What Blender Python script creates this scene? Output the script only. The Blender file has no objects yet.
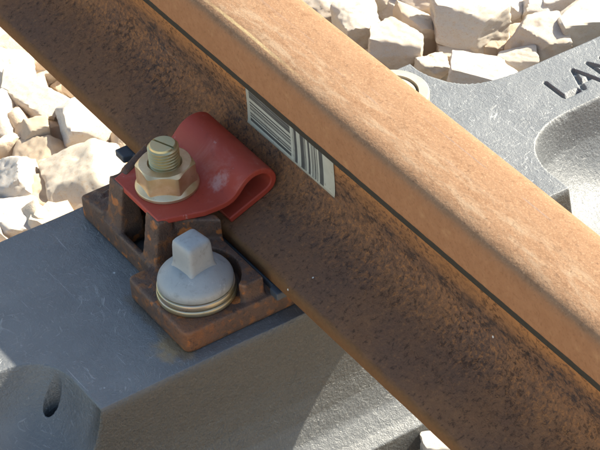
import bpy, bmesh, math, random
import numpy as np
from mathutils import Vector, Matrix, noise

rnd = random.Random(7)
SC = bpy.context.scene
COL = SC.collection
MM = 0.001
R = math.radians

# ------------------------------------------------------------------ camera
cam_d = bpy.data.cameras.new("camera")
cam = bpy.data.objects.new("camera", cam_d)
COL.objects.link(cam)
SC.camera = cam
cam_d.sensor_width = 36.0
cam_d.lens = 157.51
cam_d.clip_start = 0.05
cam_d.clip_end = 200
AZ, EL, ROLL = 0.52494805, 0.66579882, -0.08484416
d = Vector((-math.cos(EL) * math.cos(AZ), math.cos(EL) * math.sin(AZ), -math.sin(EL)))
r_ = d.cross(Vector((0, 0, 1))).normalized()
u_ = r_.cross(d)
rr = math.cos(ROLL) * r_ + math.sin(ROLL) * u_
uu = -math.sin(ROLL) * r_ + math.cos(ROLL) * u_
M = Matrix((rr, uu, -d)).transposed().to_4x4()
M.translation = Vector((1.34055644, -0.78732095, 1.20831702))
cam.matrix_world = M

# ------------------------------------------------------------------ light
SUN = Vector((0.07, 1.25, 1.0)).normalized()
sun_el = math.asin(SUN.z)
w = bpy.data.worlds.new("World")
SC.world = w
w.use_nodes = True
nt = w.node_tree
sky = nt.nodes.new("ShaderNodeTexSky")
sky.sky_type = 'NISHITA'
sky.sun_disc = False
sky.sun_elevation = sun_el
sky.sun_rotation = math.atan2(SUN.x, SUN.y)
sky.dust_density = 1.2
bg = nt.nodes["Background"]
nt.links.new(sky.outputs[0], bg.inputs[0])
bg.inputs[1].default_value = 0.115
sun_d = bpy.data.lights.new("sun", 'SUN')
sun_d.energy = 4.2
sun_d.angle = R(0.53)
sun_d.color = (1.0, 0.965, 0.92)
sun = bpy.data.objects.new("sun", sun_d)
COL.objects.link(sun)
sun.rotation_euler = SUN.to_track_quat('Z', 'Y').to_euler()
SC.view_settings.view_transform = 'Standard'
SC.view_settings.look = 'None'
SC.view_settings.exposure = 1.65
SC.view_settings.use_white_balance = True
SC.view_settings.white_balance_temperature = 7400
SC.view_settings.white_balance_tint = 4
SC.cycles.diffuse_bounces = 6
SC.view_settings.gamma = 1.0


# ------------------------------------------------------------------ node helper
class NT:
    def __init__(s, name):
        s.m = bpy.data.materials.new(name)
        s.m.use_nodes = True
        s.t = s.m.node_tree
        s.b = s.t.nodes["Principled BSDF"]
        s.co = s.t.nodes.new("ShaderNodeTexCoord").outputs["Object"]

    def put(s, sock, v):
        if hasattr(v, "is_linked") or hasattr(v, "links"):
            s.t.links.new(v, sock)
        else:
            if isinstance(v, tuple) and len(v) == 3 and sock.type == 'RGBA':
                v = v + (1,)
            sock.default_value = v

    def n(s, typ, out=0, props=None, **ins):
        x = s.t.nodes.new(typ)
        for k, v in (props or {}).items():
            setattr(x, k, v)
        for k, v in ins.items():
            k = int(k[1:]) if k[0] == '_' and k[1:].isdigit() else k.replace('_', ' ')
            s.put(x.inputs[k], v)
        return x.outputs[out]

    def map(s, scale=(1, 1, 1), rot=(0, 0, 0), loc=(0, 0, 0), src=None):
        return s.n("ShaderNodeMapping", Vector=src or s.co, Scale=scale, Rotation=rot, Location=loc)

    def noise(s, scale, detail=4, rough=.55, dist=0, vec=None, out=0):
        return s.n("ShaderNodeTexNoise", out, Vector=vec or s.co, Scale=float(scale), Detail=float(detail), Roughness=rough, Distortion=float(dist))

    def vor(s, scale, vec=None, out=0, feature='F1', rand=1.0):
        return s.n("ShaderNodeTexVoronoi", out, {'feature': feature}, Vector=vec or s.co, Scale=float(scale), Randomness=rand)

    def wave(s, scale, dist, dscale, detail=3, vec=None, direction='X'):
        return s.n("ShaderNodeTexWave", 1, {'bands_direction': direction}, Vector=vec or s.co, Scale=float(scale), Distortion=float(dist), Detail=float(detail), Detail_Scale=float(dscale))

    def ramp(s, f, stops, interp='LINEAR'):
        x = s.t.nodes.new("ShaderNodeValToRGB")
        x.color_ramp.interpolation = interp
        e = x.color_ramp.elements
        while len(e) < len(stops):
            e.new(.5)
        for i, (p, c) in enumerate(stops):
            if not isinstance(c, tuple):
                c = (c, c, c)
            e[i].position = p
            e[i].color = c + (1,)
        s.t.links.new(f, x.inputs[0])
        return x.outputs[0]

    def mix(s, f, a, b, mode='MIX'):
        x = s.t.nodes.new("ShaderNodeMix")
        x.data_type = 'RGBA'
        x.blend_type = mode
        s.put(x.inputs[0], f)
        s.put(x.inputs[6], a)
        s.put(x.inputs[7], b)
        return x.outputs[2]

    def math(s, op, a, b=0.0, c=None, clamp=False):
        x = s.t.nodes.new("ShaderNodeMath")
        x.operation = op
        x.use_clamp = clamp
        s.put(x.inputs[0], a)
        s.put(x.inputs[1], b)
        if c is not None:
            s.put(x.inputs[2], c)
        return x.outputs[0]

    def step(s, v, lo, hi):
        x = s.t.nodes.new("ShaderNodeMapRange")
        x.interpolation_type = 'SMOOTHSTEP'
        s.put(x.inputs[0], v)
        x.inputs[1].default_value = lo
        x.inputs[2].default_value = hi
        return x.outputs[0]

    def xyz(s):
        x = s.t.nodes.new("ShaderNodeSeparateXYZ")
        s.t.links.new(s.co, x.inputs[0])
        return x.outputs

    def bump(s, h, strength, dist=.001, prev=None):
        x = s.t.nodes.new("ShaderNodeBump")
        s.put(x.inputs["Height"], h)
        x.inputs["Strength"].default_value = strength
        x.inputs["Distance"].default_value = dist
        if prev is not None:
            s.t.links.new(prev, x.inputs["Normal"])
        return x.outputs[0]

    def done(s, col=None, rough=None, nrm=None, metal=None, spec=None):
        for k, v in (("Base Color", col), ("Roughness", rough), ("Normal", nrm), ("Metallic", metal), ("Specular IOR Level", spec)):
            if v is not None:
                s.put(s.b.inputs[k], v)
        return s.m


# ------------------------------------------------------------------ materials
def mat_rail():
    s = NT("rail_steel")
    X, Y, Z = s.xyz()
    big = s.noise(14, 4, .6)
    mid = s.noise(60, 5, .6)
    fine = s.noise(420, 5, .62)
    stretched = s.noise(1, 5, .6, vec=s.map((6, 90, 90)))
    # dark mill scale of web and foot
    scale = s.mix(mid, (.140, .068, .039), (.290, .142, .072))
    scale = s.mix(s.step(big, .35, .7), scale, (.145, .080, .054))
    gr2 = s.noise(1, 5, .72, .3, vec=s.map((330, 210, 330)))
    scale = s.mix(s.math('MULTIPLY', s.step(gr2, .54, .68), .75), scale, (.26, .125, .062))
    scale = s.mix(s.math('MULTIPLY', s.step(gr2, .46, .36), .6), scale, (.040, .024, .018))
    jz = s.math('ADD', Z, s.math('MULTIPLY', s.math('SUBTRACT', s.noise(1, 4, .6, vec=s.map((12, 70, 70))), .5), .022))
    blue = s.math('MULTIPLY', s.step(jz, .043, .056), s.math('SUBTRACT', 1.0, s.step(jz, .066, .080)))
    blot = s.step(s.noise(1, 5, .7, .4, vec=s.map((95, 60, 210), (0, R(30), 0), (5, 0, 1))), .44, .62)
    scale = s.mix(s.math('MULTIPLY', s.math('MULTIPLY', blue, blot), .75), scale, (.036, .030, .029))
    warm = s.math('MULTIPLY', s.step(jz, .022, .032), s.math('SUBTRACT', 1.0, s.step(jz, .046, .056)))
    scale = s.mix(s.math('MULTIPLY', s.math('MULTIPLY', warm, s.step(gr2, .50, .62)), .7), scale, (.34, .145, .058))
    # orange dust under the head
    up = s.math('ADD', Z, s.math('MULTIPLY', s.math('SUBTRACT', stretched, .5), .03))
    dust = s.step(up, .056, .086)
    col = s.mix(s.math('MULTIPLY', dust, .95), scale, (.42, .180, .066))
    # pits: short dark flecks across the web
    pv = s.map((230, 150, 330), (0, R(28), 0))
    pit = s.noise(1.0, 4, .68, .5, vec=pv)
    band = s.math('MULTIPLY', s.step(up, .016, .03), s.math('SUBTRACT', 1.0, s.step(up, .110, .12)))
    clus = s.step(s.noise(30, 3, .6), .36, .60)
    pitm = s.math('MULTIPLY', s.math('MULTIPLY', s.step(pit, .50, .62), band), s.math('ADD', .35, s.math('MULTIPLY', clus, .65)))
    bluish = s.step(s.noise(26, 2), .45, .65)
    col = s.mix(s.math('MULTIPLY', pitm, .65), col, s.mix(bluish, (.020, .015, .013), (.030, .032, .038)))
    flake = s.step(s.noise(1.0, 4, .65, .8, vec=s.map((220, 160, 330), (0, R(-24), 0), (3, 1, 2))), .54, .68)
    flakem = s.math('MULTIPLY', s.math('MULTIPLY', flake, band), s.math('SUBTRACT', 1.0, s.math('MULTIPLY', dust, .8)))
    col = s.mix(s.math('MULTIPLY', flakem, .75), col, (.26, .118, .055))
    # rusty edge of the foot
    tip = s.math('MULTIPLY', s.math('SUBTRACT', 1.0, s.step(s.math('ADD', Y, s.math('MULTIPLY', s.math('SUBTRACT', mid, .5), .006)), -.0694, -.0655)), s.math('SUBTRACT', 1.0, s.step(Z, .02, .03)))
    col = s.mix(s.math('MULTIPLY', tip, .92), col, s.mix(fine, (.125, .060, .027), (.205, .098, .042)))
    # a scuff line along the web
    scu = s.math('ABSOLUTE', s.math('SUBTRACT', Z, s.math('ADD', .0445, s.math('MULTIPLY', big, .004))))
    scm = s.math('MULTIPLY', s.math('SUBTRACT', 1.0, s.step(scu, .0002, .0009)), s.step(s.noise(1, 3, .6, vec=s.map((9, 200, 200))), .53, .62))
    col = s.mix(s.math('MULTIPLY', scm, .4), col, (.16, .14, .12))
    # white specks
    spk = s.math('MULTIPLY', s.math('SUBTRACT', 1.0, s.step(s.vor(36), .028, .040)), s.step(s.noise(9, 1), .52, .56))
    col = s.mix(spk, col, (.55, .52, .48))
    # head : smooth light rust
    hs = s.mix(s.noise(1, 5, .65, vec=s.map((160, 160, 160))), (.24, .108, .052), (.36, .178, .092))
    hs = s.mix(s.math('MULTIPLY', s.step(fine, .52, .72), .4), hs, (.17, .075, .035))
    hs = s.mix(s.math('MULTIPLY', s.step(mid, .58, .75), .35), hs, (.46, .26, .13))
    top = s.mix(s.noise(1, 5, .6, vec=s.map((40, 160, 160))), (.195, .103, .056), (.275, .160, .096))
    pale = s.math('MULTIPLY', s.step(s.noise(1, 5, .65, .5, vec=s.map((34, 170, 60), loc=(2, 0, 0))), .42, .68),
                  s.math('MULTIPLY', s.step(Y, -.032, -.018), s.math('SUBTRACT', 1.0, s.step(Y, -.010, .006))))
    top = s.mix(s.math('MULTIPLY', pale, .7), top, (.31, .220, .148))
    speck = s.step(s.noise(260, 4, .6), .60, .72)
    top = s.mix(s.math('MULTIPLY', speck, .7), top, (.125, .068, .042))
    strk = s.math('MULTIPLY', s.step(s.noise(1, 3, .5, vec=s.map((2.0, 700, 10))), .60, .68), s.math('MULTIPLY', s.step(Y, -.012, .0), s.math('SUBTRACT', 1.0, s.step(Y, .012, .02))))
    strk = s.math('MULTIPLY', strk, s.step(s.noise(1, 3, .6, vec=s.map((22, 30, 30))), .42, .58))
    top = s.mix(s.math('MULTIPLY', strk, .5), top, (.19, .15, .14))
    gr = s.noise(650, 4, .7)
    top = s.mix(s.math('MULTIPLY', s.step(gr, .52, .66), .55), top, (.36, .23, .14))
    top = s.mix(s.math('MULTIPLY', s.step(s.noise(120, 5, .7), .54, .66), .45), top, (.15, .075, .040))
    ylw = s.math('SUBTRACT', 1.0, s.step(s.math('ABSOLUTE', s.math('SUBTRACT', Y, s.math('ADD', -.0255, s.math('MULTIPLY', s.math('SUBTRACT', big, .5), .004)))), .0006, .0016))
    ylw = s.math('MULTIPLY', ylw, s.step(s.noise(1, 3, .6, vec=s.map((11, 60, 30), loc=(1.3, 0, 0))), .44, .60))
    top = s.mix(s.math('MULTIPLY', s.math('MULTIPLY', ylw, s.math('SUBTRACT', 1.0, s.step(X, .0, .06))), .5), top, (.55, .42, .22))
    hd = s.mix(s.step(s.math('ADD', Z, s.math('MULTIPLY', s.math('SUBTRACT', mid, .5), .004)), .1500, .1545), hs, top)
    lipc = s.mix(fine, (.030, .028, .024), (.055, .049, .040))
    hd = s.mix(s.step(s.math('ADD', Z, s.math('MULTIPLY', s.math('SUBTRACT', s.noise(90, 3), .5), .003)), .1215, .1232), lipc, hd)
    col = s.mix(s.step(Z, .1118, .1122), col, hd)
    rough = s.ramp(mid, [(0, .82), (1, .98)])
    b1 = s.bump(s.math('ADD', fine, s.math('MULTIPLY', s.noise(160, 5, .7), 1.5)), .5, .0009)
    pm = s.math('ADD', s.math('MULTIPLY', pitm, -1.0), s.math('MULTIPLY', flakem, .6))
    b2 = s.bump(pm, .5, .0008, b1)
    b3 = s.bump(s.noise(38, 3), .25, .002, b2)
    return s.done(col, rough, b3, spec=.12)


def mat_sleeper():
    s = NT("grey_plastic")
    X, Y, Z = s.xyz()
    mid = s.noise(45, 5, .6)
    fine = s.noise(900, 4, .6)
    sw = s.noise(16, 2, .5, out=1)
    vec = s.n("ShaderNodeVectorMath", 0, {'operation': 'ADD'}, _0=s.co, _1=s.n("ShaderNodeVectorMath", 0, {'operation': 'SCALE'}, _0=sw, Scale=.06))
    str1 = s.noise(1, 4, .65, .3, vec=s.map((60, 520, 520), (0, 0, R(25)), src=vec))
    str2 = s.noise(1, 4, .65, .3, vec=s.map((560, 60, 560), (0, 0, R(-20)), (4, 2, 1), src=vec))
    curl = s.math('MAXIMUM', s.step(str1, .56, .72), s.step(str2, .58, .74))
    col = s.mix(mid, (.088, .092, .098), (.135, .140, .147))
    col = s.mix(s.math('MULTIPLY', curl, .55), col, (.30, .31, .325))
    # dark grey brown on the outer flank, its shade put into the colour
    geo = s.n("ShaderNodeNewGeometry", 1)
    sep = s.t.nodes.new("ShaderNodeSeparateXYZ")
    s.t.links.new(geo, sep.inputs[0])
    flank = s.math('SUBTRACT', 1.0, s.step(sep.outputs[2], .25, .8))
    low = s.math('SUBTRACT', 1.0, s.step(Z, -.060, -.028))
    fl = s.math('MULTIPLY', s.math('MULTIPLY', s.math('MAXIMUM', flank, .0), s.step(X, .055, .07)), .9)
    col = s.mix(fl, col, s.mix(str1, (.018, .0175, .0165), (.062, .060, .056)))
    col = s.mix(s.math('MULTIPLY', low, s.math('MULTIPLY', s.step(mid, .5, .8), .06)), col, (.16, .158, .152))
    col = s.mix(s.math('MULTIPLY', s.math('MULTIPLY', s.step(s.noise(11, 5, .65), .42, .72), s.math('SUBTRACT', 1.0, flank)), .35), col, (.19, .193, .197))
    # scuffs and pale crumbs
    sc1 = s.step(s.noise(1, 3, .6, .2, vec=s.map((9, 300, 100), (0, 0, R(-38)))), .70, .74)
    sc2 = s.step(s.noise(1, 3, .6, .2, vec=s.map((11, 260, 100), (0, 0, R(62)), (2, 7, 0))), .70, .75)
    col = s.mix(s.math('MULTIPLY', s.math('MULTIPLY', s.math('MAXIMUM', sc1, sc2), s.math('SUBTRACT', 1.0, flank)), .35), col, (.50, .51, .52))
    crumb = s.math('MULTIPLY', s.math('SUBTRACT', 1.0, flank), s.math('MULTIPLY', s.math('SUBTRACT', 1.0, s.step(s.vor(70), .05, .09)), s.step(s.noise(18, 2), .56, .60)))
    col = s.mix(s.math('MULTIPLY', crumb, .6), col, (.6, .61, .62))
    # rust washed off the plate corner
    ex = s.math('MULTIPLY', s.math('SUBTRACT', X, .046), 1.0)
    ey = s.math('SUBTRACT', Y, -.151)
    dd = s.math('SQRT', s.math('ADD', s.math('POWER', s.math('MULTIPLY', ex, 1.0), 2.0), s.math('POWER', s.math('MULTIPLY', ey, 1.1), 2.0)))
    st = s.math('SUBTRACT', 1.0, s.step(s.math('ADD', dd, s.math('MULTIPLY', s.math('SUBTRACT', s.noise(120, 4), .5), .03)), .004, .022))
    col = s.mix(s.math('MULTIPLY', st, .8), col, (.30, .19, .08))
    edx = s.math('SUBTRACT', 1.0, s.step(s.math('ADD', s.math('ABSOLUTE', s.math('SUBTRACT', Y, -.1495)), s.math('MULTIPLY', s.math('SUBTRACT', s.noise(140, 4, .7), .5), .012)), .001, .006))
    edx = s.math('MULTIPLY', edx, s.math('MULTIPLY', s.step(X, -.03, -.02), s.math('SUBTRACT', 1.0, s.step(X, .060, .066))))
    col = s.mix(s.math('MULTIPLY', edx, .55), col, (.11, .075, .045))
    rough = s.mix(curl, (.44, .44, .44), (.28, .28, .28))
    b = s.bump(s.math('ADD', s.math('MULTIPLY', curl, .8), fine), .6, .0006)
    b = s.bump(s.noise(190, 5, .65), .55, .0016, b)
    gl = s.step(s.noise(420, 4, .7), .50, .64)
    rough = s.mix(s.math('MULTIPLY', gl, flank), rough, (.24, .24, .24))
    b = s.bump(s.math('MULTIPLY', s.vor(430), flank), .35, .0008, b)
    return s.done(col, rough, b, spec=.75)


def mat_cast():
    s = NT("cast_rust")
    X, Y, Z = s.xyz()
    a = s.noise(55, 6, .65)
    f = s.noise(420, 4, .6)
    g = s.noise(110, 5, .6, .3)
    col = s.mix(a, (.040, .026, .021), (.150, .080, .055))
    col = s.mix(s.step(g, .50, .66), col, (.20, .078, .030))
    geo = s.n("ShaderNodeNewGeometry", 7)      # pointiness: rust on the worn edges
    col = s.mix(s.math('MULTIPLY', s.step(geo, .515, .57), .55), col, (.26, .155, .10))
    cx = s.math('SUBTRACT', X, .058)
    cy = s.math('SUBTRACT', Y, -.146)
    dd = s.math('SQRT', s.math('ADD', s.math('POWER', cx, 2.0), s.math('POWER', cy, 2.0)))
    rust = s.math('SUBTRACT', 1.0, s.step(s.math('ADD', dd, s.math('MULTIPLY', s.math('SUBTRACT', g, .5), .16)), .002, .030))
    col = s.mix(s.math('MULTIPLY', rust, .55), col, s.mix(f, (.14, .045, .016), (.34, .115, .032)))
    spots = s.step(s.noise(85, 3, .5), .64, .70)
    col = s.mix(s.math('MULTIPLY', spots, .75), col, (.42, .13, .03))
    b = s.bump(s.math('ADD', f, s.noise(900, 3, .6)), .6, .0009)
    b = s.bump(g, .6, .0020, b)
    pt = s.step(s.noise(240, 5, .7), .54, .66)
    col = s.mix(s.math('MULTIPLY', pt, .55), col, (.030, .021, .018))
    return s.done(col, s.ramp(a, [(0, .5), (1, .8)]), b, spec=.4)


def mat_paint():
    s = NT("red_coat")
    a = s.noise(30, 4, .6)
    f = s.noise(500, 3, .6)
    col = s.mix(a, (.310, .037, .021), (.390, .056, .035))
    dust = s.step(s.noise(34, 6, .72, .5), .50, .74)
    col = s.mix(s.math('MULTIPLY', dust, .36), col, (.46, .19, .16))
    X, Y, Z = s.xyz()
    rub = s.math('SQRT', s.math('ADD', s.math('POWER', s.math('SUBTRACT', X, -.030), 2.0), s.math('POWER', s.math('SUBTRACT', Y, -.060), 2.0)))
    rub = s.math('SUBTRACT', 1.0, s.step(s.math('ADD', rub, s.math('MULTIPLY', s.math('SUBTRACT', s.noise(180, 5, .7), .5), .02)), .001, .010))
    col = s.mix(s.math('MULTIPLY', rub, .5), col, (.52, .36, .34))
    gri = s.step(s.noise(90, 5, .7), .56, .72)
    col = s.mix(s.math('MULTIPLY', gri, .35), col, (.17, .028, .020))
    sp = s.step(s.noise(110, 4, .7), .66, .72)
    col = s.mix(s.math('MULTIPLY', sp, .40), col, (.50, .30, .27))
    sp2 = s.step(s.noise(300, 3, .6), .70, .74)
    col = s.mix(s.math('MULTIPLY', sp2, .5), col, (.12, .02, .016))
    b = s.bump(f, .12, .0004)
    b = s.bump(s.noise(70, 3), .18, .0012, b)
    return s.done(col, s.ramp(a, [(0, .50), (1, .66)]), b, spec=.35)


def mat_gold(name, c0, c1, c2, rough=.30):
    s = NT(name)
    a = s.noise(60, 4, .6, .4)
    h = s.noise(38, 3, .5, .6)
    f = s.noise(600, 3, .6)
    col = s.mix(s.step(a, .35, .7), c0, c1)
    col = s.mix(s.math('MULTIPLY', s.step(h, .50, .68), .7), col, c2)
    d_ = s.step(s.noise(220, 4, .65), .62, .75)
    col = s.mix(s.math('MULTIPLY', d_, .6), col, (.14, .095, .06))
    return s.done(col, s.ramp(a, [(0, rough), (1, rough + .14)]), s.bump(f, .15, .0003), metal=.82)


def mat_zinc():
    s = NT("galvanised")
    a = s.noise(45, 5, .65)
    f = s.noise(380, 4, .6)
    col = s.mix(a, (.235, .25, .262), (.36, .37, .375))
    dk = s.step(s.noise(80, 6, .72, .4), .52, .70)
    col = s.mix(s.math('MULTIPLY', dk, .5), col, (.15, .15, .145))
    pa = s.step(s.noise(130, 4, .7), .60, .70)
    col = s.mix(s.math('MULTIPLY', pa, .4), col, (.44, .45, .46))
    b = s.bump(f, .22, .0006)
    b = s.bump(s.noise(120, 3), .3, .0012, b)
    return s.done(col, s.ramp(a, [(0, .52), (1, .68)]), b, metal=.25)


def mat_pad():
    s = NT("pad_rubber")
    a = s.noise(90, 4, .6)
    return s.done(s.mix(a, (.028, .034, .045), (.06, .07, .085)), .6, s.bump(a, .2, .0006))


def mat_stone(i):
    s = NT("limestone")
    tones = [((.52, .43, .35), (.70, .62, .54)), ((.55, .47, .38), (.73, .66, .58)), ((.50, .38, .28), (.68, .57, .45)), ((.57, .51, .46), (.75, .70, .65)), ((.28, .15, .10), (.42, .25, .17))]
    lo, hi = tones[i]
    a = s.noise(38, 6, .65)
    m = s.noise(150, 5, .65)
    col = s.mix(a, lo, hi)
    tan = s.step(s.noise(17, 4, .6, .4), .52, .66)
    col = s.mix(s.math('MULTIPLY', tan, .55), col, (.60, .43, .28))
    gry = s.step(s.noise(30, 6, .7, .3), .60, .70)
    col = s.mix(s.math('MULTIPLY', gry, .6), col, (.52, .48, .44))
    col = s.mix(s.math('MULTIPLY', s.step(m, .56, .68), .5), col, (.46, .40, .34))
    b = s.bump(m, .5, .0016)
    b = s.bump(s.noise(420, 4, .6), .4, .0006, b)
    b = s.bump(s.noise(90, 6, .75), .3, .003, b)
    return s.done(col, .92, b, spec=.15)


def mat_barcode():
    s = NT("barcode_print")
    X, Y, Z = s.xyz()
    xm = s.math('MULTIPLY', X, 1000.0)
    zm = s.math('MULTIPLY', Z, 1000.0)

    def bars(v, k, seed):
        x = s.t.nodes.new("ShaderNodeTexNoise")
        x.noise_dimensions = '1D'
        s.t.links.new(s.math('ADD', s.math('MULTIPLY', v, k), seed), x.inputs['W'])
        x.inputs['Scale'].default_value = 1.0
        x.inputs['Detail'].default_value = 2.0
        x.inputs['Roughness'].default_value = .8
        return s.math('SUBTRACT', 1.0, s.step(x.outputs[0], .49, .53))
    lb = bars(s.math('ADD', zm, s.math('MULTIPLY', xm, .015)), .20, 7.3)
    rb = bars(xm, .20, 41.7)

    def box(v, a, b_):
        return s.math('MULTIPLY', s.math('GREATER_THAN', v, a), s.math('LESS_THAN', v, b_))
    ml = s.math('MULTIPLY', box(xm, -63.5, -7.0), box(zm, 50.5, 140))
    mr = s.math('MULTIPLY', box(xm, -3.5, 36.5), box(zm, 49.5, 140))
    ink = s.math('MAXIMUM', s.math('MULTIPLY', ml, lb), s.math('MULTIPLY', mr, rb))
    dirt = s.noise(90, 5, .65)
    paper = s.mix(dirt, (.34, .33, .27), (.50, .49, .42))
    paper = s.mix(s.math('MULTIPLY', s.step(s.noise(300, 3), .62, .7), .5), paper, (.22, .19, .14))
    inkc = s.mix(dirt, (.035, .036, .036), (.11, .11, .105))
    return s.done(s.mix(ink, paper, inkc), .45, s.bump(dirt, .1, .0005))


MAT = dict(rail=mat_rail(), sleeper=mat_sleeper(), cast=mat_cast(), red=mat_paint(), zinc=mat_zinc(), pad=mat_pad(), code=mat_barcode(),
           nut=mat_gold("gold_zinc", (.58, .42, .24), (.68, .54, .37), (.50, .35, .20)),
           stud=mat_gold("iridescent_zinc", (.40, .38, .23), (.50, .37, .20), (.27, .33, .24), .32),
           washer=mat_gold("washer_zinc", (.46, .38, .21), (.40, .38, .30), (.46, .34, .30), .28),
           collar=mat_gold("collar_zinc", (.42, .39, .32), (.48, .45, .38), (.40, .37, .31), .55),
           stone=[mat_stone(i) for i in range(5)])


# ------------------------------------------------------------------ mesh helpers
def mesh_obj(name, verts, faces, mat, parent=None, smooth=True, sharp=None, loc=None):
    me = bpy.data.meshes.new(name)
    me.from_pydata([tuple(v) for v in verts], [], faces)
    me.validate()
    bm = bmesh.new()
    bm.from_mesh(me)
    bmesh.ops.recalc_face_normals(bm, faces=bm.faces)
    bm.to_mesh(me)
    bm.free()
    return mesh_link(name, me, mat, parent, smooth, sharp, loc)


def mesh_link(name, me, mat, parent=None, smooth=True, sharp=None, loc=None):
    if mat:
        me.materials.clear()
        me.materials.append(mat)
    me.polygons.foreach_set("use_smooth", [smooth] * len(me.polygons))
    if sharp is not None and smooth:
        me.set_sharp_from_angle(angle=R(sharp))
    o = bpy.data.objects.new(name, me)
    COL.objects.link(o)
    if parent:
        o.parent = parent
    if loc:
        o.location = loc
    return o


def tag(o, label=None, cat=None, group=None, kind=None):
    for k, v in (("label", label), ("category", cat), ("group", group), ("kind", kind)):
        if v:
            o[k] = v
    return o


def empty(name, loc, label, cat, group=None):
    o = bpy.data.objects.new(name, None)
    COL.objects.link(o)
    o.location = loc
    o.empty_display_size = .02
    return tag(o, label, cat, group)


def lathe(profile, n=96, closed=False):
    """profile [(r, z)] in mm -> verts, faces in m"""
    V, F = [], []
    k = len(profile)
    for i in range(n):
        a = 2 * math.pi * i / n
        for (r, z) in profile:
            V.append((r * math.cos(a) * MM, r * math.sin(a) * MM, z * MM))
    m = k if closed else k - 1
    for i in range(n):
        j = (i + 1) % n
        for q in range(m):
            q2 = (q + 1) % k
            F.append((i * k + q, j * k + q, j * k + q2, i * k + q2))
    if not closed:
        F.append(tuple(i * k for i in range(n)))
        F.append(tuple(i * k + k - 1 for i in reversed(range(n))))
    return V, F


def prism(V, F, outline, z0, z1, taper=0.0):
    b = len(V)
    n = len(outline)
    cx = sum(p[0] for p in outline) / n
    cy = sum(p[1] for p in outline) / n
    for (x, y) in outline:
        V.append((x * MM, y * MM, z0 * MM))
    for (x, y) in outline:
        zt = z1 if not callable(z1) else z1(x, y)
        V.append(((x + (cx - x) * taper) * MM, (y + (cy - y) * taper) * MM, zt * MM))
    F.append(tuple(b + i for i in reversed(range(n))))
    F.append(tuple(b + n + i for i in range(n)))
    for i in range(n):
        j = (i + 1) % n
        F.append((b + i, b + j, b + n + j, b + n + i))


def rect(x0, x1, y0, y1):
    return [(x0, y0), (x1, y0), (x1, y1), (x0, y1)]


# ------------------------------------------------------------------ ground
gv = [(-30, -30, -.225), (30, -30, -.225), (30, 30, -.225), (-30, 30, -.225)]
ground = mesh_obj("ground", gv, [(0, 1, 2, 3)], MAT['stone'][2], smooth=False)
tag(ground, "pale limestone ground under the track", None, kind="structure")


# ------------------------------------------------------------------ sleeper (moulded height field)
def sstep(a, b, x):
    t = np.clip((x - a) / (b - a), 0, 1)
    return t * t * (3 - 2 * t)


def smin(a, b, k):
    h = np.clip(.5 + .5 * (b - a) / k, 0, 1)
    return b + (a - b) * h - k * h * (1 - h)


def lines(spec):
    out = []
    for a, b, st in spec:
        out.append(np.arange(a, b, st))
    out.append(np.array([spec[-1][1]]))
    return np.concatenate(out)


XC = -33.0
gx = lines([(-180, -146, 2.0), (-146, -132, .8), (-132, -82, 2.4), (-82, -66, .8), (-66, -40, .55), (-40, -14, 2.0), (-14, 4, .7), (4, 10, 1.5), (10, 36, .5), (36, 62, 2.0), (62, 86, .7), (86, 104, 1.5), (104, 122, .7)])
gy = lines([(-900, -420, 20), (-420, -300, 6), (-300, -260, 2.0), (-260, -212, .55), (-212, 170, 3.0), (170, 220, 1.0), (220, 250, 2), (250, 322, .6), (322, 400, 2.5), (400, 1600, 24)])
GX, GY = np.meshgrid(gx, gy, indexing='ij')
A = GX - XC


def wall_prof(u):      # drop of the steep inner flank of a pocket
    return np.where(u < 0, 0, np.where(u < 2.6, 12.5 * u, 32.5 + 46 * (1 - np.exp(-(np.maximum(u, 2.6) - 2.6) / 20)) + .12 * u))


def end_prof(u):       # drop of the softer end of a pocket
    return np.where(u < 0, 0, 30 * (1 - np.exp(-np.maximum(u, 0) / 8)) + 50 * (1 - np.exp(-np.maximum(u, 0) / 55)))


def pocket(ux, uy, k, soft):
    d_ = smin(ux, uy, k)
    if soft:
        return np.where(d_ < 0, 0, end_prof(d_))
    return np.where(d_ < 0, 0, wall_prof(d_))


drop = np.zeros_like(GX)
for side in (1, -1):
    ux = side * A - (25.0 if side > 0 else 43.0)
    for (yy, sgn, r) in ((187.0, 1, 66), (-226.0, -1, 44)):
        uy = sgn * (GY - yy)
        far = (380.0 if side > 0 else 1200.0) if sgn > 0 else -420.0
        uy2 = sgn * (far - GY)
        p1 = pocket(ux, uy, r, sgn < 0)
        p1 = np.minimum(p1, pocket(ux, uy2, r, sgn < 0))
        drop = np.maximum(drop, p1)
top = -24.0 - drop
# outer flank: steep, then flaring into the foot of the sleeper
pu = np.array([0, 1.0, 2.2, 3.6, 8.2, 14.0, 22.0, 33.0, 41.0, 42.0, 44.0, 60])
pz = np.array([-24, -42, -64, -77, -95, -110, -125, -137, -143, -145, -222, -225])
ou = np.abs(A) - np.where(A > 0, 105.0, 108.0)
outer = np.interp(ou, pu, pz)
outer = np.where(ou < 0, -24 - ou * 3.0, outer)
H = smin(top, outer, 2.4)
# rounding of the rims
# drain hole in the near pocket
hx, hy = GX - 17.0, GY + 238.5
hr = np.sqrt((hx / 5.2) ** 2 + (hy / 7.6) ** 2)
H = np.where(hr < 1.08, H + (-95.0 - H) * (1 - sstep(.90, 1.08, hr)), H)
# engraved letters, running along +Y, feet towards +X
CAP = 17.0


def seg(p, q):
    (x0, y0), (x1, y1) = p, q
    vx, vy = x1 - x0, y1 - y0
    t = np.clip(((GX - x0) * vx + (GY - y0) * vy) / (vx * vx + vy * vy), 0, 1)
    return np.hypot(GX - x0 - t * vx, GY - y0 - t * vy)


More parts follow.
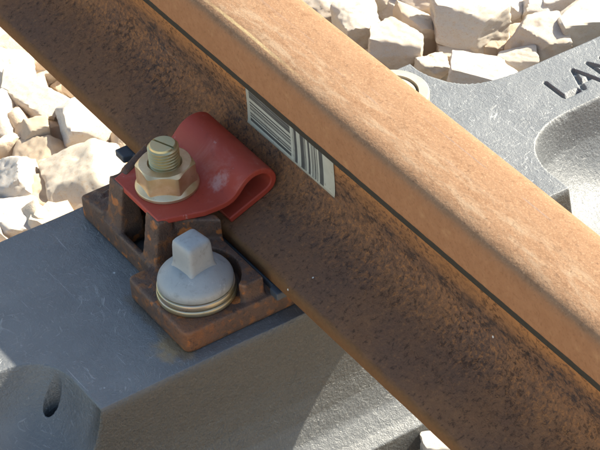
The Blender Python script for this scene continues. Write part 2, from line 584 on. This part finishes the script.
strokes = [((-50, 257.5), (-25.5, 257.5)), ((-25.5, 257.5), (-25.5, 271.5)),                      # L
           ((-50.5, 285.5), (-24.5, 276.2)), ((-50.5, 285.5), (-23.0, 294.0)), ((-33.5, 281), (-33.5, 289.5)),   # A
           ((-51, 301), (-25, 301)), ((-51, 301), (-25, 315)), ((-25, 315), (-51, 315))]                # N
dl = np.full_like(GX, 99.0)
for a_, b_ in strokes:
    dl = np.minimum(dl, seg(a_, b_))
H = H - 4.2 * (1 - sstep(1.0, 2.3, dl))
# gentle unevenness of the moulding
rng = np.random.RandomState(3)
und = np.zeros_like(H)
for k in range(14):
    fx, fy = rng.uniform(-.12, .12, 2)
    und += .10 * np.sin(fx * GX + fy * GY + rng.uniform(0, 6.28))
H = H + und
nxg, nyg = len(gx), len(gy)
verts = np.stack([GX, GY, H], -1).reshape(-1, 3) * MM
ii, jj = np.meshgrid(np.arange(nxg - 1), np.arange(nyg - 1), indexing='ij')
i0 = (ii * nyg + jj).ravel()
quads = np.stack([i0, i0 + nyg, i0 + nyg + 1, i0 + 1], -1)
me = bpy.data.meshes.new("sleeper")
me.vertices.add(len(verts))
me.vertices.foreach_set("co", verts.ravel())
me.loops.add(quads.size)
me.loops.foreach_set("vertex_index", quads.ravel())
me.polygons.add(len(quads))
me.polygons.foreach_set("loop_start", np.arange(len(quads)) * 4)
me.update(calc_edges=True)
me.validate()
sleeper = mesh_link("sleeper", me, MAT['sleeper'])
tag(sleeper, "dark grey moulded plastic railway sleeper lying under the rail, engraved with letters", "railway sleeper")

# ------------------------------------------------------------------ rail
half = [(0, 159), (8, 158.9), (15, 158.5), (21, 157.9), (26, 156.8), (29.6, 155.2), (32.2, 152.8), (33.9, 149.4), (34.8, 145.0), (35.3, 124.2), (35.2, 122.8), (34.6, 121.6),
        (32.6, 113.4), (31.6, 112.2), (29.5, 112.0), (19, 109.0), (13.5, 105.5), (10.3, 100.0), (8.9, 92.0), (8.1, 84.0), (8.0, 74.0), (8.0, 60.0), (8.4, 51.0), (10.2, 43.5), (13.6, 37.0),
        (19.0, 31.4), (27.0, 26.8), (38, 22.4), (50, 18.0), (62, 13.6), (66.6, 11.9), (68.6, 10.8), (69.7, 9.2), (70, 7.4), (70, 2.0), (69.4, .6), (68.0, 0), (0, 0)]
prof = [(-y, z) for (y, z) in half] + [(y, z) for (y, z) in reversed(half[1:-1])]
xs = list(np.arange(-3.0, -.6, .2)) + list(np.arange(-.6, .6, .008)) + list(np.arange(.6, 3.01, .2))
V, F = [], []
n = len(prof)
for x in xs:
    for (y, z) in prof:
        j = .00018 * noise.noise((x * 60, y * .05, z * .05)) if abs(y) > 60 or 110 < z < 128 else 0
        V.append((x, y * MM + (j if y < 0 else -j), z * MM))
for i in range(len(xs) - 1):
    for k in range(n):
        k2 = (k + 1) % n
        F.append((i * n + k, i * n + k2, (i + 1) * n + k2, (i + 1) * n + k))
F.append(tuple(range(n)))
F.append(tuple((len(xs) - 1) * n + k for k in reversed(range(n))))
rail_e = empty("rail", (0, 0, 0), "long rusty brown steel rail crossing the picture on top of the sleeper", "rail")
rail = mesh_obj("rail_body", V, F, MAT['rail'], rail_e, sharp=28)

# barcode sticker on the web
zs = np.linspace(47.9, 106.5, 24)
hp = sorted([(z, y) for (y, z) in half if 40 < z < 110 and y < 20])
yw = np.interp(zs, [q[0] for q in hp], [q[1] for q in hp])
V, F = [], []
for x in (-67.6, -40, -10, 20, 50.9):
    for z, y in zip(zs, yw):
        V.append((x * MM, -(y + .45) * MM, z * MM))
for i in range(4):
    for k in range(23):
        F.append((i * 24 + k, i * 24 + k + 1, (i + 1) * 24 + k + 1, (i + 1) * 24 + k))
st = mesh_obj("barcode_sticker", V, F, MAT['code'], rail_e)
st["label"] = "worn white sticker printed with black bar codes"
so = st.modifiers.new("thickness", 'SOLIDIFY')
so.thickness = .0003

# ------------------------------------------------------------------ rail pad
V, F = [], []
prism(V, F, [(-160, -79), (-147, -79), (-145, -71), (55, -71), (57, -74), (67, -74), (67, 74), (57, 74), (55, 71), (-145, 71), (-147, 79), (-160, 79)], -6.6, -.2)
pad = mesh_obj("rail_pad", V, F, MAT['pad'], smooth=False)
bv = pad.modifiers.new("bevel", 'BEVEL'); bv.width = .0012; bv.segments = 2
tag(pad, "thin dark rubber pad lying between the foot of the rail and the rusty plate", "rail pad")

# ------------------------------------------------------------------ ribbed base plate (casting)
PX = -34.0
V, F = [], []


def both(outline, z0, z1, taper=0.0):
    prism(V, F, outline, z0, z1, taper)
    prism(V, F, [(2 * PX - x, -y) for (x, y) in outline], z0, z1 if not callable(z1) else (lambda x, y: z1(2 * PX - x, -y)), taper)


SX, SY = 23.5, -115.5     # near screw spike
prism(V, F, rect(-128, 60, -66, 66), -24, -7.5)                       # seat of the rail
both(rect(-128.5, -77, -128, -60), -24, -4)                           # clip side, left of the slot
both(rect(-78, -36, -128, -122), -24, -5)                             # sill of the slot
both(rect(-78, -36, -82, -60), -24, -6)
both(rect(-38, -20, -128, -60), -24, -5)
both([(-129, -127.5), (-95, -127.5), (-90, -108), (-110, -80), (-129, -80)], -6, lambda x, y: -3.5 if x < -112 else 1.0)
def rrect(x0, x1, y0, y1, r):
    o_ = []
    for cx, cy, a0 in ((x0 + r, y0 + r, 180), (x1 - r, y0 + r, 270)):
        for k in range(6):
            a = R(a0 + 18 * k)
            o_.append((cx + r * math.cos(a), cy + r * math.sin(a)))
    return o_ + [(x1, y1), (x0, y1)]


def lug(x0, x1, zt):                                                   # two upright lugs with a drafted front
    for sg in (1, -1):
        b_ = len(V)
        for (x, y, z) in ((x0, -127.6, -20), (x1, -127.6, -20), (x1, -103, -20), (x0, -103, -20), (x0 + .8, -119, zt), (x1 - .8, -119, zt), (x1 - .8, -107, zt - 1), (x0 + .8, -107, zt - 1)):
            V.append(((x if sg > 0 else 2 * PX - x) * MM, sg * y * MM, z * MM))
        for f_ in ((3, 2, 1, 0), (4, 5, 6, 7), (0, 1, 5, 4), (1, 2, 6, 5), (2, 3, 7, 6), (3, 0, 4, 7)):
            F.append(tuple(b_ + i for i in f_))


both(rrect(-24, 60, -148, -60, 6), -24, -5)                           # spike side
lug(-93, -71.5, 33.5)
lug(-39.5, -19, 33)
both([(-93, -108), (-84, -108), (-100, -75), (-110, -75)], -20, 35.5)  # guide walls of the clip
both([(-30, -104), (-21.5, -104), (0, -76), (-10, -76)], -20, 28.2)
both(rect(-34, -20, -110, -96), -20, 21)
arc = [(SX + 33.5 * math.cos(a), SY + 33.5 * math.sin(a)) for a in [R(x) for x in np.linspace(140, 36, 16)]]
both([(-10, -77), (-12, -94)] + [p for p in arc] + [(55.5, -94), (55.5, -77)], -20, 10.5)
both([(-126, -78), (-126, -90), (-108, -90), (-100, -78)], -20, 10.5)
for (x, y, l, a) in ((-121, -116, 7, 20), (-115, -116, 6, -50), (-108, -114, 7, 60), (-102, -115, 5, 10), (-118, -109, 5, 80), (-110, -107, 6, -20)):
    c, s_ = math.cos(R(a)), math.sin(R(a))
    q = [(-l / 2, -.9), (l / 2, -.9), (l / 2, .9), (-l / 2, .9)]
    both([(x + u * c - v * s_, y + u * s_ + v * c) for u, v in q], -6, .6 if x < -112 else 2.2)
tmp = mesh_obj("plate_tmp", V, F, None)
rm = tmp.modifiers.new("remesh", 'REMESH'); rm.mode = 'VOXEL'; rm.voxel_size = .00115; rm.use_smooth_shade = True
sm = tmp.modifiers.new("smooth", 'SMOOTH'); sm.factor = .5; sm.iterations = 14
dg = bpy.context.evaluated_depsgraph_get()
me = bpy.data.meshes.new_from_object(tmp.evaluated_get(dg))
bpy.data.objects.remove(tmp)
plate = mesh_link("base_plate", me, MAT['cast'])
tag(plate, "rusty cast iron base plate with upright lugs bolted on the grey sleeper", "base plate")

# ------------------------------------------------------------------ red spring clip
CX = -54.5
sec = [(-117.5, 31.2), (-108, 31.2), (-98, 31.2), (-88, 31.2), (-80, 31.2), (-73, 31.3), (-67, 31.8), (-61.5, 33.4), (-56.8, 36.4), (-53, 40.3), (-49, 44.0), (-44, 46.8), (-38.5, 47.9),
       (-33, 47.2), (-28.5, 44.6), (-25.6, 40.6), (-24.8, 36.0), (-26.6, 31.6), (-30.5, 28.6), (-36, 26.3), (-43, 23.8), (-51, 20.9), (-58, 18.3), (-64.5, 15.9)]
# resample with a Catmull-Rom curve
P = [Vector((y, z)) for y, z in sec]
pts = []
for i in range(len(P) - 1):
    p0, p1, p2, p3 = P[max(i - 1, 0)], P[i], P[i + 1], P[min(i + 2, len(P) - 1)]
    for k in range(4):
        t = k / 4
        pts.append(.5 * ((2 * p1) + (p2 - p0) * t + (2 * p0 - 5 * p1 + 4 * p2 - p3) * t * t + (3 * p1 - p0 - 3 * p2 + p3) * t ** 3))
pts.append(P[-1])
TH = 5.0
V, F = [], []
m = 13
acc = 0
for i, q in enumerate(pts):
    a_, b_ = pts[max(i - 1, 0)], pts[min(i + 1, len(pts) - 1)]
    tn = (b_ - a_).normalized()
    nm = Vector((-tn.y, tn.x))
    y = q.x
    if i and pts[i].x < pts[i - 1].x and q.y < 40:
        hw = 45.5
    else:
        hw = float(np.interp(y, [-117.5, -84, -62], [32, 44.0, 45.5]))
    off = -.8 if True else 0
    for k in range(m):
        f = -1 + 2 * k / (m - 1)
        for sgn in (1, -1):
            V.append(((CX + hw * f) * MM, (q.x + sgn * nm.x * TH / 2) * MM, (q.y + sgn * nm.y * TH / 2) * MM))


def vi(i, k, s_):
    return (i * m + k) * 2 + (0 if s_ > 0 else 1)


N_p = len(pts)
for i in range(N_p - 1):
    for k in range(m - 1):
        F.append((vi(i, k, 1), vi(i, k + 1, 1), vi(i + 1, k + 1, 1), vi(i + 1, k, 1)))
        F.append((vi(i, k, -1), vi(i + 1, k, -1), vi(i + 1, k + 1, -1), vi(i, k + 1, -1)))
    for k in (0, m - 1):
        F.append((vi(i, k, 1), vi(i + 1, k, 1), vi(i + 1, k, -1), vi(i, k, -1)))
for i in (0, N_p - 1):
    for k in range(m - 1):
        F.append((vi(i, k, 1), vi(i, k + 1, 1), vi(i, k + 1, -1), vi(i, k, -1)))
clip = mesh_obj("rail_clip", V, F, MAT['red'], sharp=40)
bv = clip.modifiers.new("bevel", 'BEVEL'); bv.width = .0009; bv.segments = 2; bv.angle_limit = R(50)
tag(clip, "dark red looped spring clip holding the foot of the rail", "rail clip")

# ------------------------------------------------------------------ clip bolt and nut
NX, NY, NZ = -55.0, -89.5, 33.5
pr = [(0.0, -50), (10.4, -50), (10.4, 8)]
z = 8.0
ZT = 38.5
while z < ZT - 3.2:
    pr += [(10.3, z), (11.75, z + 1.0), (11.75, z + 1.45), (10.3, z + 2.45)]
    z += 2.6
pr += [(10.4, ZT - 2.2), (9.8, ZT - .5), (9.2, ZT), (0.0, ZT)]
V, F = lathe(pr[1:-1], 96)
bolt = empty("clip_bolt", (NX * MM, NY * MM, NZ * MM), "threaded golden bolt end with a groove across its top, standing in the nut", "bolt")
stud = mesh_obj("threaded_shank", V, F, MAT['stud'], bolt, sharp=30)
# groove in the bolt head: boolean cut
V, F = [], []
prism(V, F, [(-14, -.8), (14, -.8), (14, .8), (-14, .8)], ZT - 1.3, ZT + 2)
cut = mesh_obj("cut", V, F, None, smooth=False, loc=(NX * MM, NY * MM, NZ * MM))
cut.rotation_euler = (0, 0, R(21))
bo = stud.modifiers.new("groove", 'BOOLEAN'); bo.operation = 'DIFFERENCE'; bo.object = cut; bo.solver = 'EXACT'
bpy.context.view_layer.update()
dg = bpy.context.evaluated_depsgraph_get()
me = bpy.data.meshes.new_from_object(stud.evaluated_get(dg))
stud.modifiers.clear()
stud.data = me
bpy.data.objects.remove(cut)
V, F = [], []
prism(V, F, rect(-15, 15, -8, 8), -53, -44)
mesh_obj("hammer_head", V, F, MAT['stud'], bolt, smooth=False)

nut = empty("flange_nut", (NX * MM, NY * MM, NZ * MM), "golden zinc plated hexagonal flange nut tightened on the red clip", "nut")
nut.rotation_euler = (0, 0, R(-35))
V, F = lathe([(11.6, .3), (23.6, .0), (24.2, .6), (24.2, 2.6), (23.6, 3.4), (19.5, 6.0), (17.5, 7.5), (11.6, 7.5)], 96, True)
mesh_obj("flange", V, F, MAT['nut'], nut, sharp=35)
AF = 20.0
ac = AF / math.cos(R(30))
V, F = [], []
NN = 96
HT = 21.5
ringdefs = []
for (zz, kind) in ((3.5, 'h'), (HT - 3.4, 'h'), (HT, 'c'), (HT, 'i'), (HT - 1.2, 'b')):
    ringdefs.append((zz, kind))
rings = []
for zz, kind in ringdefs:
    ring = []
    for i in range(NN):
        a = 2 * math.pi * i / NN
        am = ((a + R(30)) % R(60)) - R(30)
        rh = min(AF / math.cos(am), ac - .5)
        if kind == 'h':
            r = rh
            # chamfer meets the corners lower than the flats
            z_ = zz if zz < 10 else HT - .7 - max(0, (rh - 20.0)) * .62
        elif kind == 'c':
            r = min(rh - .5, 19.5); z_ = zz
        elif kind == 'i':
            r = 13.2; z_ = zz
        else:
            r = 11.4; z_ = HT - 1.6
        ring.append((r * math.cos(a) * MM, r * math.sin(a) * MM, z_ * MM))
    rings.append(ring)
for q in rings:
    V += q
for q in range(len(rings) - 1):
    for i in range(NN):
        j = (i + 1) % NN
        F.append((q * NN + i, q * NN + j, (q + 1) * NN + j, (q + 1) * NN + i))
hexn = mesh_obj("hex_body", V, F, MAT['nut'], nut, sharp=26)


# ------------------------------------------------------------------ screw spikes
def spike_mesh():
    pr_c = [(8, -90), (11, -80), (11, 2), (27.0, 2), (27.9, 2.6), (28.0, 6.2), (27.4, 8.2), (26.0, 10.2), (23.4, 12.6), (20.5, 14.8), (17.5, 17.0), (14.5, 18.6), (10, 19.4)]
    n = 96
    V, F = lathe(pr_c, n)
    # square drive with rounded corners, joined on as one continuous skin
    sq = []
    hz = [(16.5, 13.3, .22), (18.5, 12.3, .30), (21.0, 11.6, .36), (27, 11.3, .36), (36.0, 10.9, .36), (39.2, 10.4, .38), (40.8, 9.2, .42), (41.5, 7.0, .5), (41.8, 3.0, .7)]
    for (zz, hw, k) in hz:
        ring = []
        for i in range(n):
            a = 2 * math.pi * i / n
            p = 9.0 * (1 - k) + 2.6 * k + 1.0
            c, s_ = abs(math.cos(a)), abs(math.sin(a))
            rr2 = hw / (c ** p + s_ ** p) ** (1 / p)
            ring.append((rr2 * math.cos(a) * MM, rr2 * math.sin(a) * MM, zz * MM))
        sq.append(ring)
    b = len(V)
    for q in sq:
        V += q
    for q in range(len(sq) - 1):
        for i in range(n):
            j = (i + 1) % n
            F.append((b + q * n + i, b + q * n + j, b + (q + 1) * n + j, b + (q + 1) * n + i))
    F.append(tuple(b + (len(sq) - 1) * n + i for i in range(n)))
    me = bpy.data.meshes.new("screw_spike")
    me.from_pydata(V, [], F)
    bm = bmesh.new(); bm.from_mesh(me)
    bmesh.ops.recalc_face_normals(bm, faces=bm.faces)
    bm.to_mesh(me); bm.free()
    return me


sp_me = spike_mesh()
spike = mesh_link("screw_spike", sp_me, MAT['zinc'], sharp=60, loc=(SX * MM, SY * MM, 3.5 * MM))
spike.rotation_euler = (0, 0, R(8))
tag(spike, "grey galvanised screw spike with a square head in the near corner of the rusty plate", "screw spike", None)

def torus_ring(r0, r1, z0, z1, lift=0.0):
    b = .9
    pf = [(r0, z0 + b), (r0 + b, z0), (r1 - b, z0), (r1 - .25, z0 + .35), (r1, z0 + b), (r1, z1 - b), (r1 - .25, z1 - .35), (r1 - b, z1), (r0 + b, z1), (r0, z1 - b)]
    V, F = lathe(pf, 128, True)
    V = [(x, y, z + lift * MM * (math.atan2(y, x) / (2 * math.pi))) for x, y, z in V]
    return V, F


Va, Fa = torus_ring(13, 29.6, .2, 5.0)
Vb, Fb = torus_ring(13, 29.0, 5.5, 10.2)
k = len(Va)
Vw = Va + Vb
Fw = Fa + [tuple(i + k for i in f) for f in Fb]
wsh = mesh_obj("spring_washer", Vw, Fw, MAT['washer'], sharp=50, loc=(SX * MM, SY * MM, -5 * MM))
tag(wsh, "golden double coil spring washer under the near screw spike", "washer")
V, F = lathe([(9, -24), (9, -5), (31.2, -5), (31.9, -4.2), (31.9, 1.8), (31.0, 2.8), (23.6, 3.0), (23.0, -3), (21.6, -3), (21.4, 1.6), (20.6, 2.6), (9, 3.2)], 128)
far_w = mesh_obj("round_collar", V, F, MAT['collar'], sharp=40, loc=(-.0862, .1306, 0))
tag(far_w, "pale round collar peeping out behind the rail head on the far side", "collar")


# ------------------------------------------------------------------ ballast stones
def stone_mesh(seed, sub=4, planes=13, k=64.0, nz=.05):
    rg = random.Random(seed)
    pl = []
    for i in range(planes):
        n_ = Vector((rg.gauss(0, 1), rg.gauss(0, 1), rg.gauss(0, 1))).normalized()
        pl.append((n_, rg.uniform(.62, 1.0)))
    for ax in ((1, 0, 0), (-1, 0, 0), (0, 1, 0), (0, -1, 0), (0, 0, 1), (0, 0, -1)):
        pl.append((Vector(ax), rg.uniform(.8, 1.0)))
    bm = bmesh.new()
    bmesh.ops.create_icosphere(bm, subdivisions=sub, radius=1.0)
    so_ = Vector((seed * 3.7, seed * 1.3, seed * .7))
    for v in bm.verts:
        dr = v.co.normalized()
        acc_ = 0.0
        for n_, dd_ in pl:
            c = n_.dot(dr)
            if c > .05:
                acc_ += (c / dd_) ** k
        r = acc_ ** (-1.0 / k)
        p_ = dr * r
        f = noise.fractal(p_ * 1.6 + so_, 1.0, 2.0, 5) * nz + noise.fractal(p_ * 5.5 + so_, .8, 2.1, 4) * nz * .55
        chip = noise.noise(p_ * 1.9 - so_)
        if chip > .34:
            f -= (chip - .34) * .28
        v.co = dr * (r + f)
    me = bpy.data.meshes.new("ballast_stone")
    bm.to_mesh(me)
    bm.free()
    return me


#  x, y, z (mm), size along/across/up (mm), spin, tilt, tone, label
STONES = []
#STONES_BEGIN
STONES = [
    (-541.7, 3.9, -184, 58.3, 66.6, 62.8, 70.0, 10, 3, 'large white blocky stone at the left edge beside the foot of the rail'),
    (-554.4, 48.1, -192, 45.4, 48.1, 45.4, 80.0, 15, 1, 'narrow pale stone tucked under the upper end of the rail foot'),
    (-619.5, 34.8, -196, 39.2, 41.6, 39.2, 95.0, 5, 0, 'greyish stone in the top left corner under the rail'),
    (-552.4, 29.9, -206, 29.5, 36.1, 34.1, 65.0, 0, 4, 'small reddish brown stone deep in the gap beside the rail'),
    (-494.7, 5.5, -188, 73.1, 56.4, 53.2, 54.0, 18, 1, 'long pale slab with a tan underside, left of the smooth oval stone'),
    (-435.6, 36.7, -182, 91.9, 67.2, 63.4, 77.5, 20, 3, 'large smooth white oval stone touching the rail foot'),
    (-489.2, -36.6, -184, 48.3, 60.5, 57.1, 90.0, 10, 3, 'white stone at the left edge above the tan faced block'),
    (-453.2, -22.6, -190, 48.0, 50.9, 48.0, 67.5, -8, 2, 'upright block with a tan face and one bright side'),
    (-453.5, 8.2, -202, 30.8, 37.3, 35.2, 60.0, 10, 0, 'small grey stone wedged beneath the smooth oval stone'),
    (-420.1, 3.0, -196, 65.2, 39.2, 36.9, 50.0, 12, 2, 'pointed tan stone between the oval stone and the big white one'),
    (-399.0, -72.3, -184, 61.7, 60.9, 57.4, 75.0, -10, 3, 'big rounded white stone at the left edge near the sleeper'),
    (-414.4, -33.2, -196, 60.4, 54.9, 51.8, 57.5, 20, 2, 'flat tan stone with a crumbly patch'),
    (-355.5, -17.8, -188, 82.7, 71.9, 67.9, 72.5, 10, 1, 'large whitish stone right behind the rusty plate'),
    (-373.5, -61.9, -198, 55.2, 51.7, 48.8, 42.5, 10, 2, 'tan stone with a dark shaded flank beside the sleeper edge'),
    (-358.8, -96.6, -190, 56.6, 48.9, 46.1, 67.5, 15, 3, 'white stone at the left edge touching the sleeper'),
    (-388.4, 21.2, -206, 43.3, 34.4, 32.5, 62.5, 0, 1, 'pale stone just behind the corner of the rail pad'),
    (134.6, 24.9, -164, 41.8, 36.6, 34.5, 70.0, 0, 3, 'white stone at the bottom beside the foot of the sleeper'),
    (111.1, 16.9, -174, 31.2, 19.5, 18.4, 47.5, 0, 2, 'brownish stone lying against the foot of the sleeper at the bottom'),
    (-381.6, 252.7, -122, 56.0, 43.6, 41.1, 70.0, 10, 0, 'grey white stone at the top next to the rail head'),
    (-367.1, 291.7, -122, 61.8, 33.7, 31.8, 55.0, 5, 1, 'long flat stone at the top edge behind the rail'),
    (-332.4, 255.2, -118, 47.9, 46.8, 44.2, 65.0, 10, 1, 'rounded pale stone close behind the rail head, below the long flat one'),
    (-346.9, 303.9, -132, 33.7, 33.7, 31.8, 67.5, 10, 0, 'grooved stone in shadow between the rounded one and the pink block'),
    (-280.5, 266.3, -120, 54.5, 46.2, 43.6, 52.5, 10, 0, 'large block with a grey patch on its face above the far spike'),
    (-348.2, 256.9, -137, 22.3, 21.7, 20.4, 60.0, 0, 3, 'small white pebble against the rail head'),
    (-296.0, 302.2, -122, 40.4, 46.8, 44.1, 75.0, 12, 2, 'block with a tan side left of the biggest boulder'),
    (-326.4, 337.0, -122, 63.4, 39.5, 37.3, 56.0, 5, 0, 'pinkish grey block at the top edge'),
    (-257.8, 331.4, -112, 76.5, 56.0, 52.8, 66.0, 8, 1, 'biggest cream boulder in the middle of the bed behind the rail'),
    (-248.5, 314.1, -132, 45.5, 29.0, 27.3, 60.0, 5, 2, 'shaded tan stone under the biggest boulder'),
    (-244.1, 276.4, -124, 30.7, 32.5, 30.7, 70.0, 10, 1, 'small pale stone at the waist of the sleeper'),
    (-190.5, 296.4, -114, 69.3, 37.7, 35.5, 49.0, 12, 3, 'long white stone along the edge of the sleeper, below the boulder'),
    (-278.6, 385.4, -124, 42.7, 41.3, 39.0, 72.5, -8, 3, 'bright white stone at the top right of the biggest boulder'),
    (-212.0, 368.1, -114, 56.1, 51.8, 48.9, 69.0, 10, 0, 'rounded stone with a flat pinkish face near the engraved letters'),
    (-197.6, 340.7, -118, 43.1, 24.7, 23.3, 51.0, 0, 1, 'low pale stone at the sleeper edge under the pinkish faced one'),
    (-254.3, 407.9, -124, 46.2, 31.4, 29.6, 54.0, 8, 3, 'white angular stone near the top edge, right of the bright one'),
    (-246.5, 436.1, -122, 61.1, 35.3, 33.3, 64.0, 10, 3, 'white stone at the top edge near the right corner'),
    (-202.0, 412.9, -116, 65.5, 48.2, 45.5, 75.0, 5, 1, 'broad cream stone at the right edge above the letters'),
    (-244.5, 344.3, -132, 27.4, 34.9, 32.9, 80.0, 0, 2, 'tan stone in the gap right of the biggest boulder'),
    (-333.2, 375.6, -124, 47.0, 35.9, 33.9, 60.0, 0, 1, 'stone cut by the top edge above the biggest boulder'),
    (-227.3, 460.0, -122, 40.7, 39.2, 37.0, 65.0, 0, 0, 'stone at the top right corner'),
    (-366.5, 329.1, -124, 52.8, 36.0, 33.9, 70.0, 0, 2, 'stone cut by the top edge left of the pinkish grey block'),
    (-427.1, 253.5, -126, 53.0, 44.2, 41.7, 70.0, 0, 1, 'stone at the top edge beside the rail, partly hidden by it'),
]
#STONES_END
for i, (x, y, z, sx, sy, sz, az, ti, tone, lab) in enumerate(STONES):
    me = stone_mesh(100 + i, 5, rnd.choice([6, 7, 9]))
    o = mesh_link("ballast_stone", me, MAT['stone'][tone], sharp=38, loc=(x * MM, y * MM, z * MM))
    o.scale = (sx * .5 * MM, sy * .5 * MM, sz * .5 * MM)
    o.rotation_euler = (R(ti), R(ti * .6), R(az))
    bpy.context.view_layer.update()
    tag(o, lab, "stone", "ballast stones of the track bed")

# the rest of the bed, below and around: one mass of stones
protos = []
for i in range(10):
    m_ = stone_mesh(500 + i, 3, 11)
    co = np.empty(len(m_.vertices) * 3); m_.vertices.foreach_get("co", co)
    fa = np.empty(len(m_.polygons) * 3, dtype=int); m_.polygons.foreach_get("vertices", fa)
    protos.append((co.reshape(-1, 3), fa.reshape(-1, 3)))
    bpy.data.meshes.remove(m_)
AV, AF_, base = [], [], 0


def fill(x0, x1, y0, y1, step, zlo, zhi):
    global base
    yv = y0
    while yv < y1:
        xv = x0
        while xv < x1:
            x = xv + rnd.uniform(-.4, .4) * step
            y = yv + rnd.uniform(-.4, .4) * step
            xv += step
            sz = rnd.uniform(36, 62)
            if (-150 if y < 190 else -80) - sz * .6 < x < 112 + sz * .5:
                continue
            co, fa = protos[rnd.randrange(10)]
            rot = np.array(Matrix.Rotation(rnd.uniform(0, 6.28), 3, Vector((rnd.gauss(0, 1), rnd.gauss(0, 1), rnd.gauss(0, 1))).normalized()))
            c = (co * np.array([sz * .55, sz * .42, sz * .38])) @ rot.T + np.array([x, y, rnd.uniform(zlo, zhi)])
            AV.append(c * MM); AF_.append(fa + base); base += len(c)
        yv += step


fill(-900, 700, -500, 900, 44, -218, -196)
fill(-700, 400, -350, 200, 52, -200, -186)
fill(-700, 400, 170, 650, 50, -190, -160)
AV = np.concatenate(AV); AF_ = np.concatenate(AF_)
me = bpy.data.meshes.new("ballast")
me.vertices.add(len(AV)); me.vertices.foreach_set("co", AV.ravel())
me.loops.add(AF_.size); me.loops.foreach_set("vertex_index", AF_.ravel())
me.polygons.add(len(AF_)); me.polygons.foreach_set("loop_start", np.arange(len(AF_)) * 3)
me.update(calc_edges=True); me.validate()
bal = mesh_link("ballast", me, MAT['stone'][2], sharp=38)
tag(bal, "bed of pale limestone ballast below the sleeper", "ballast", kind="stuff")
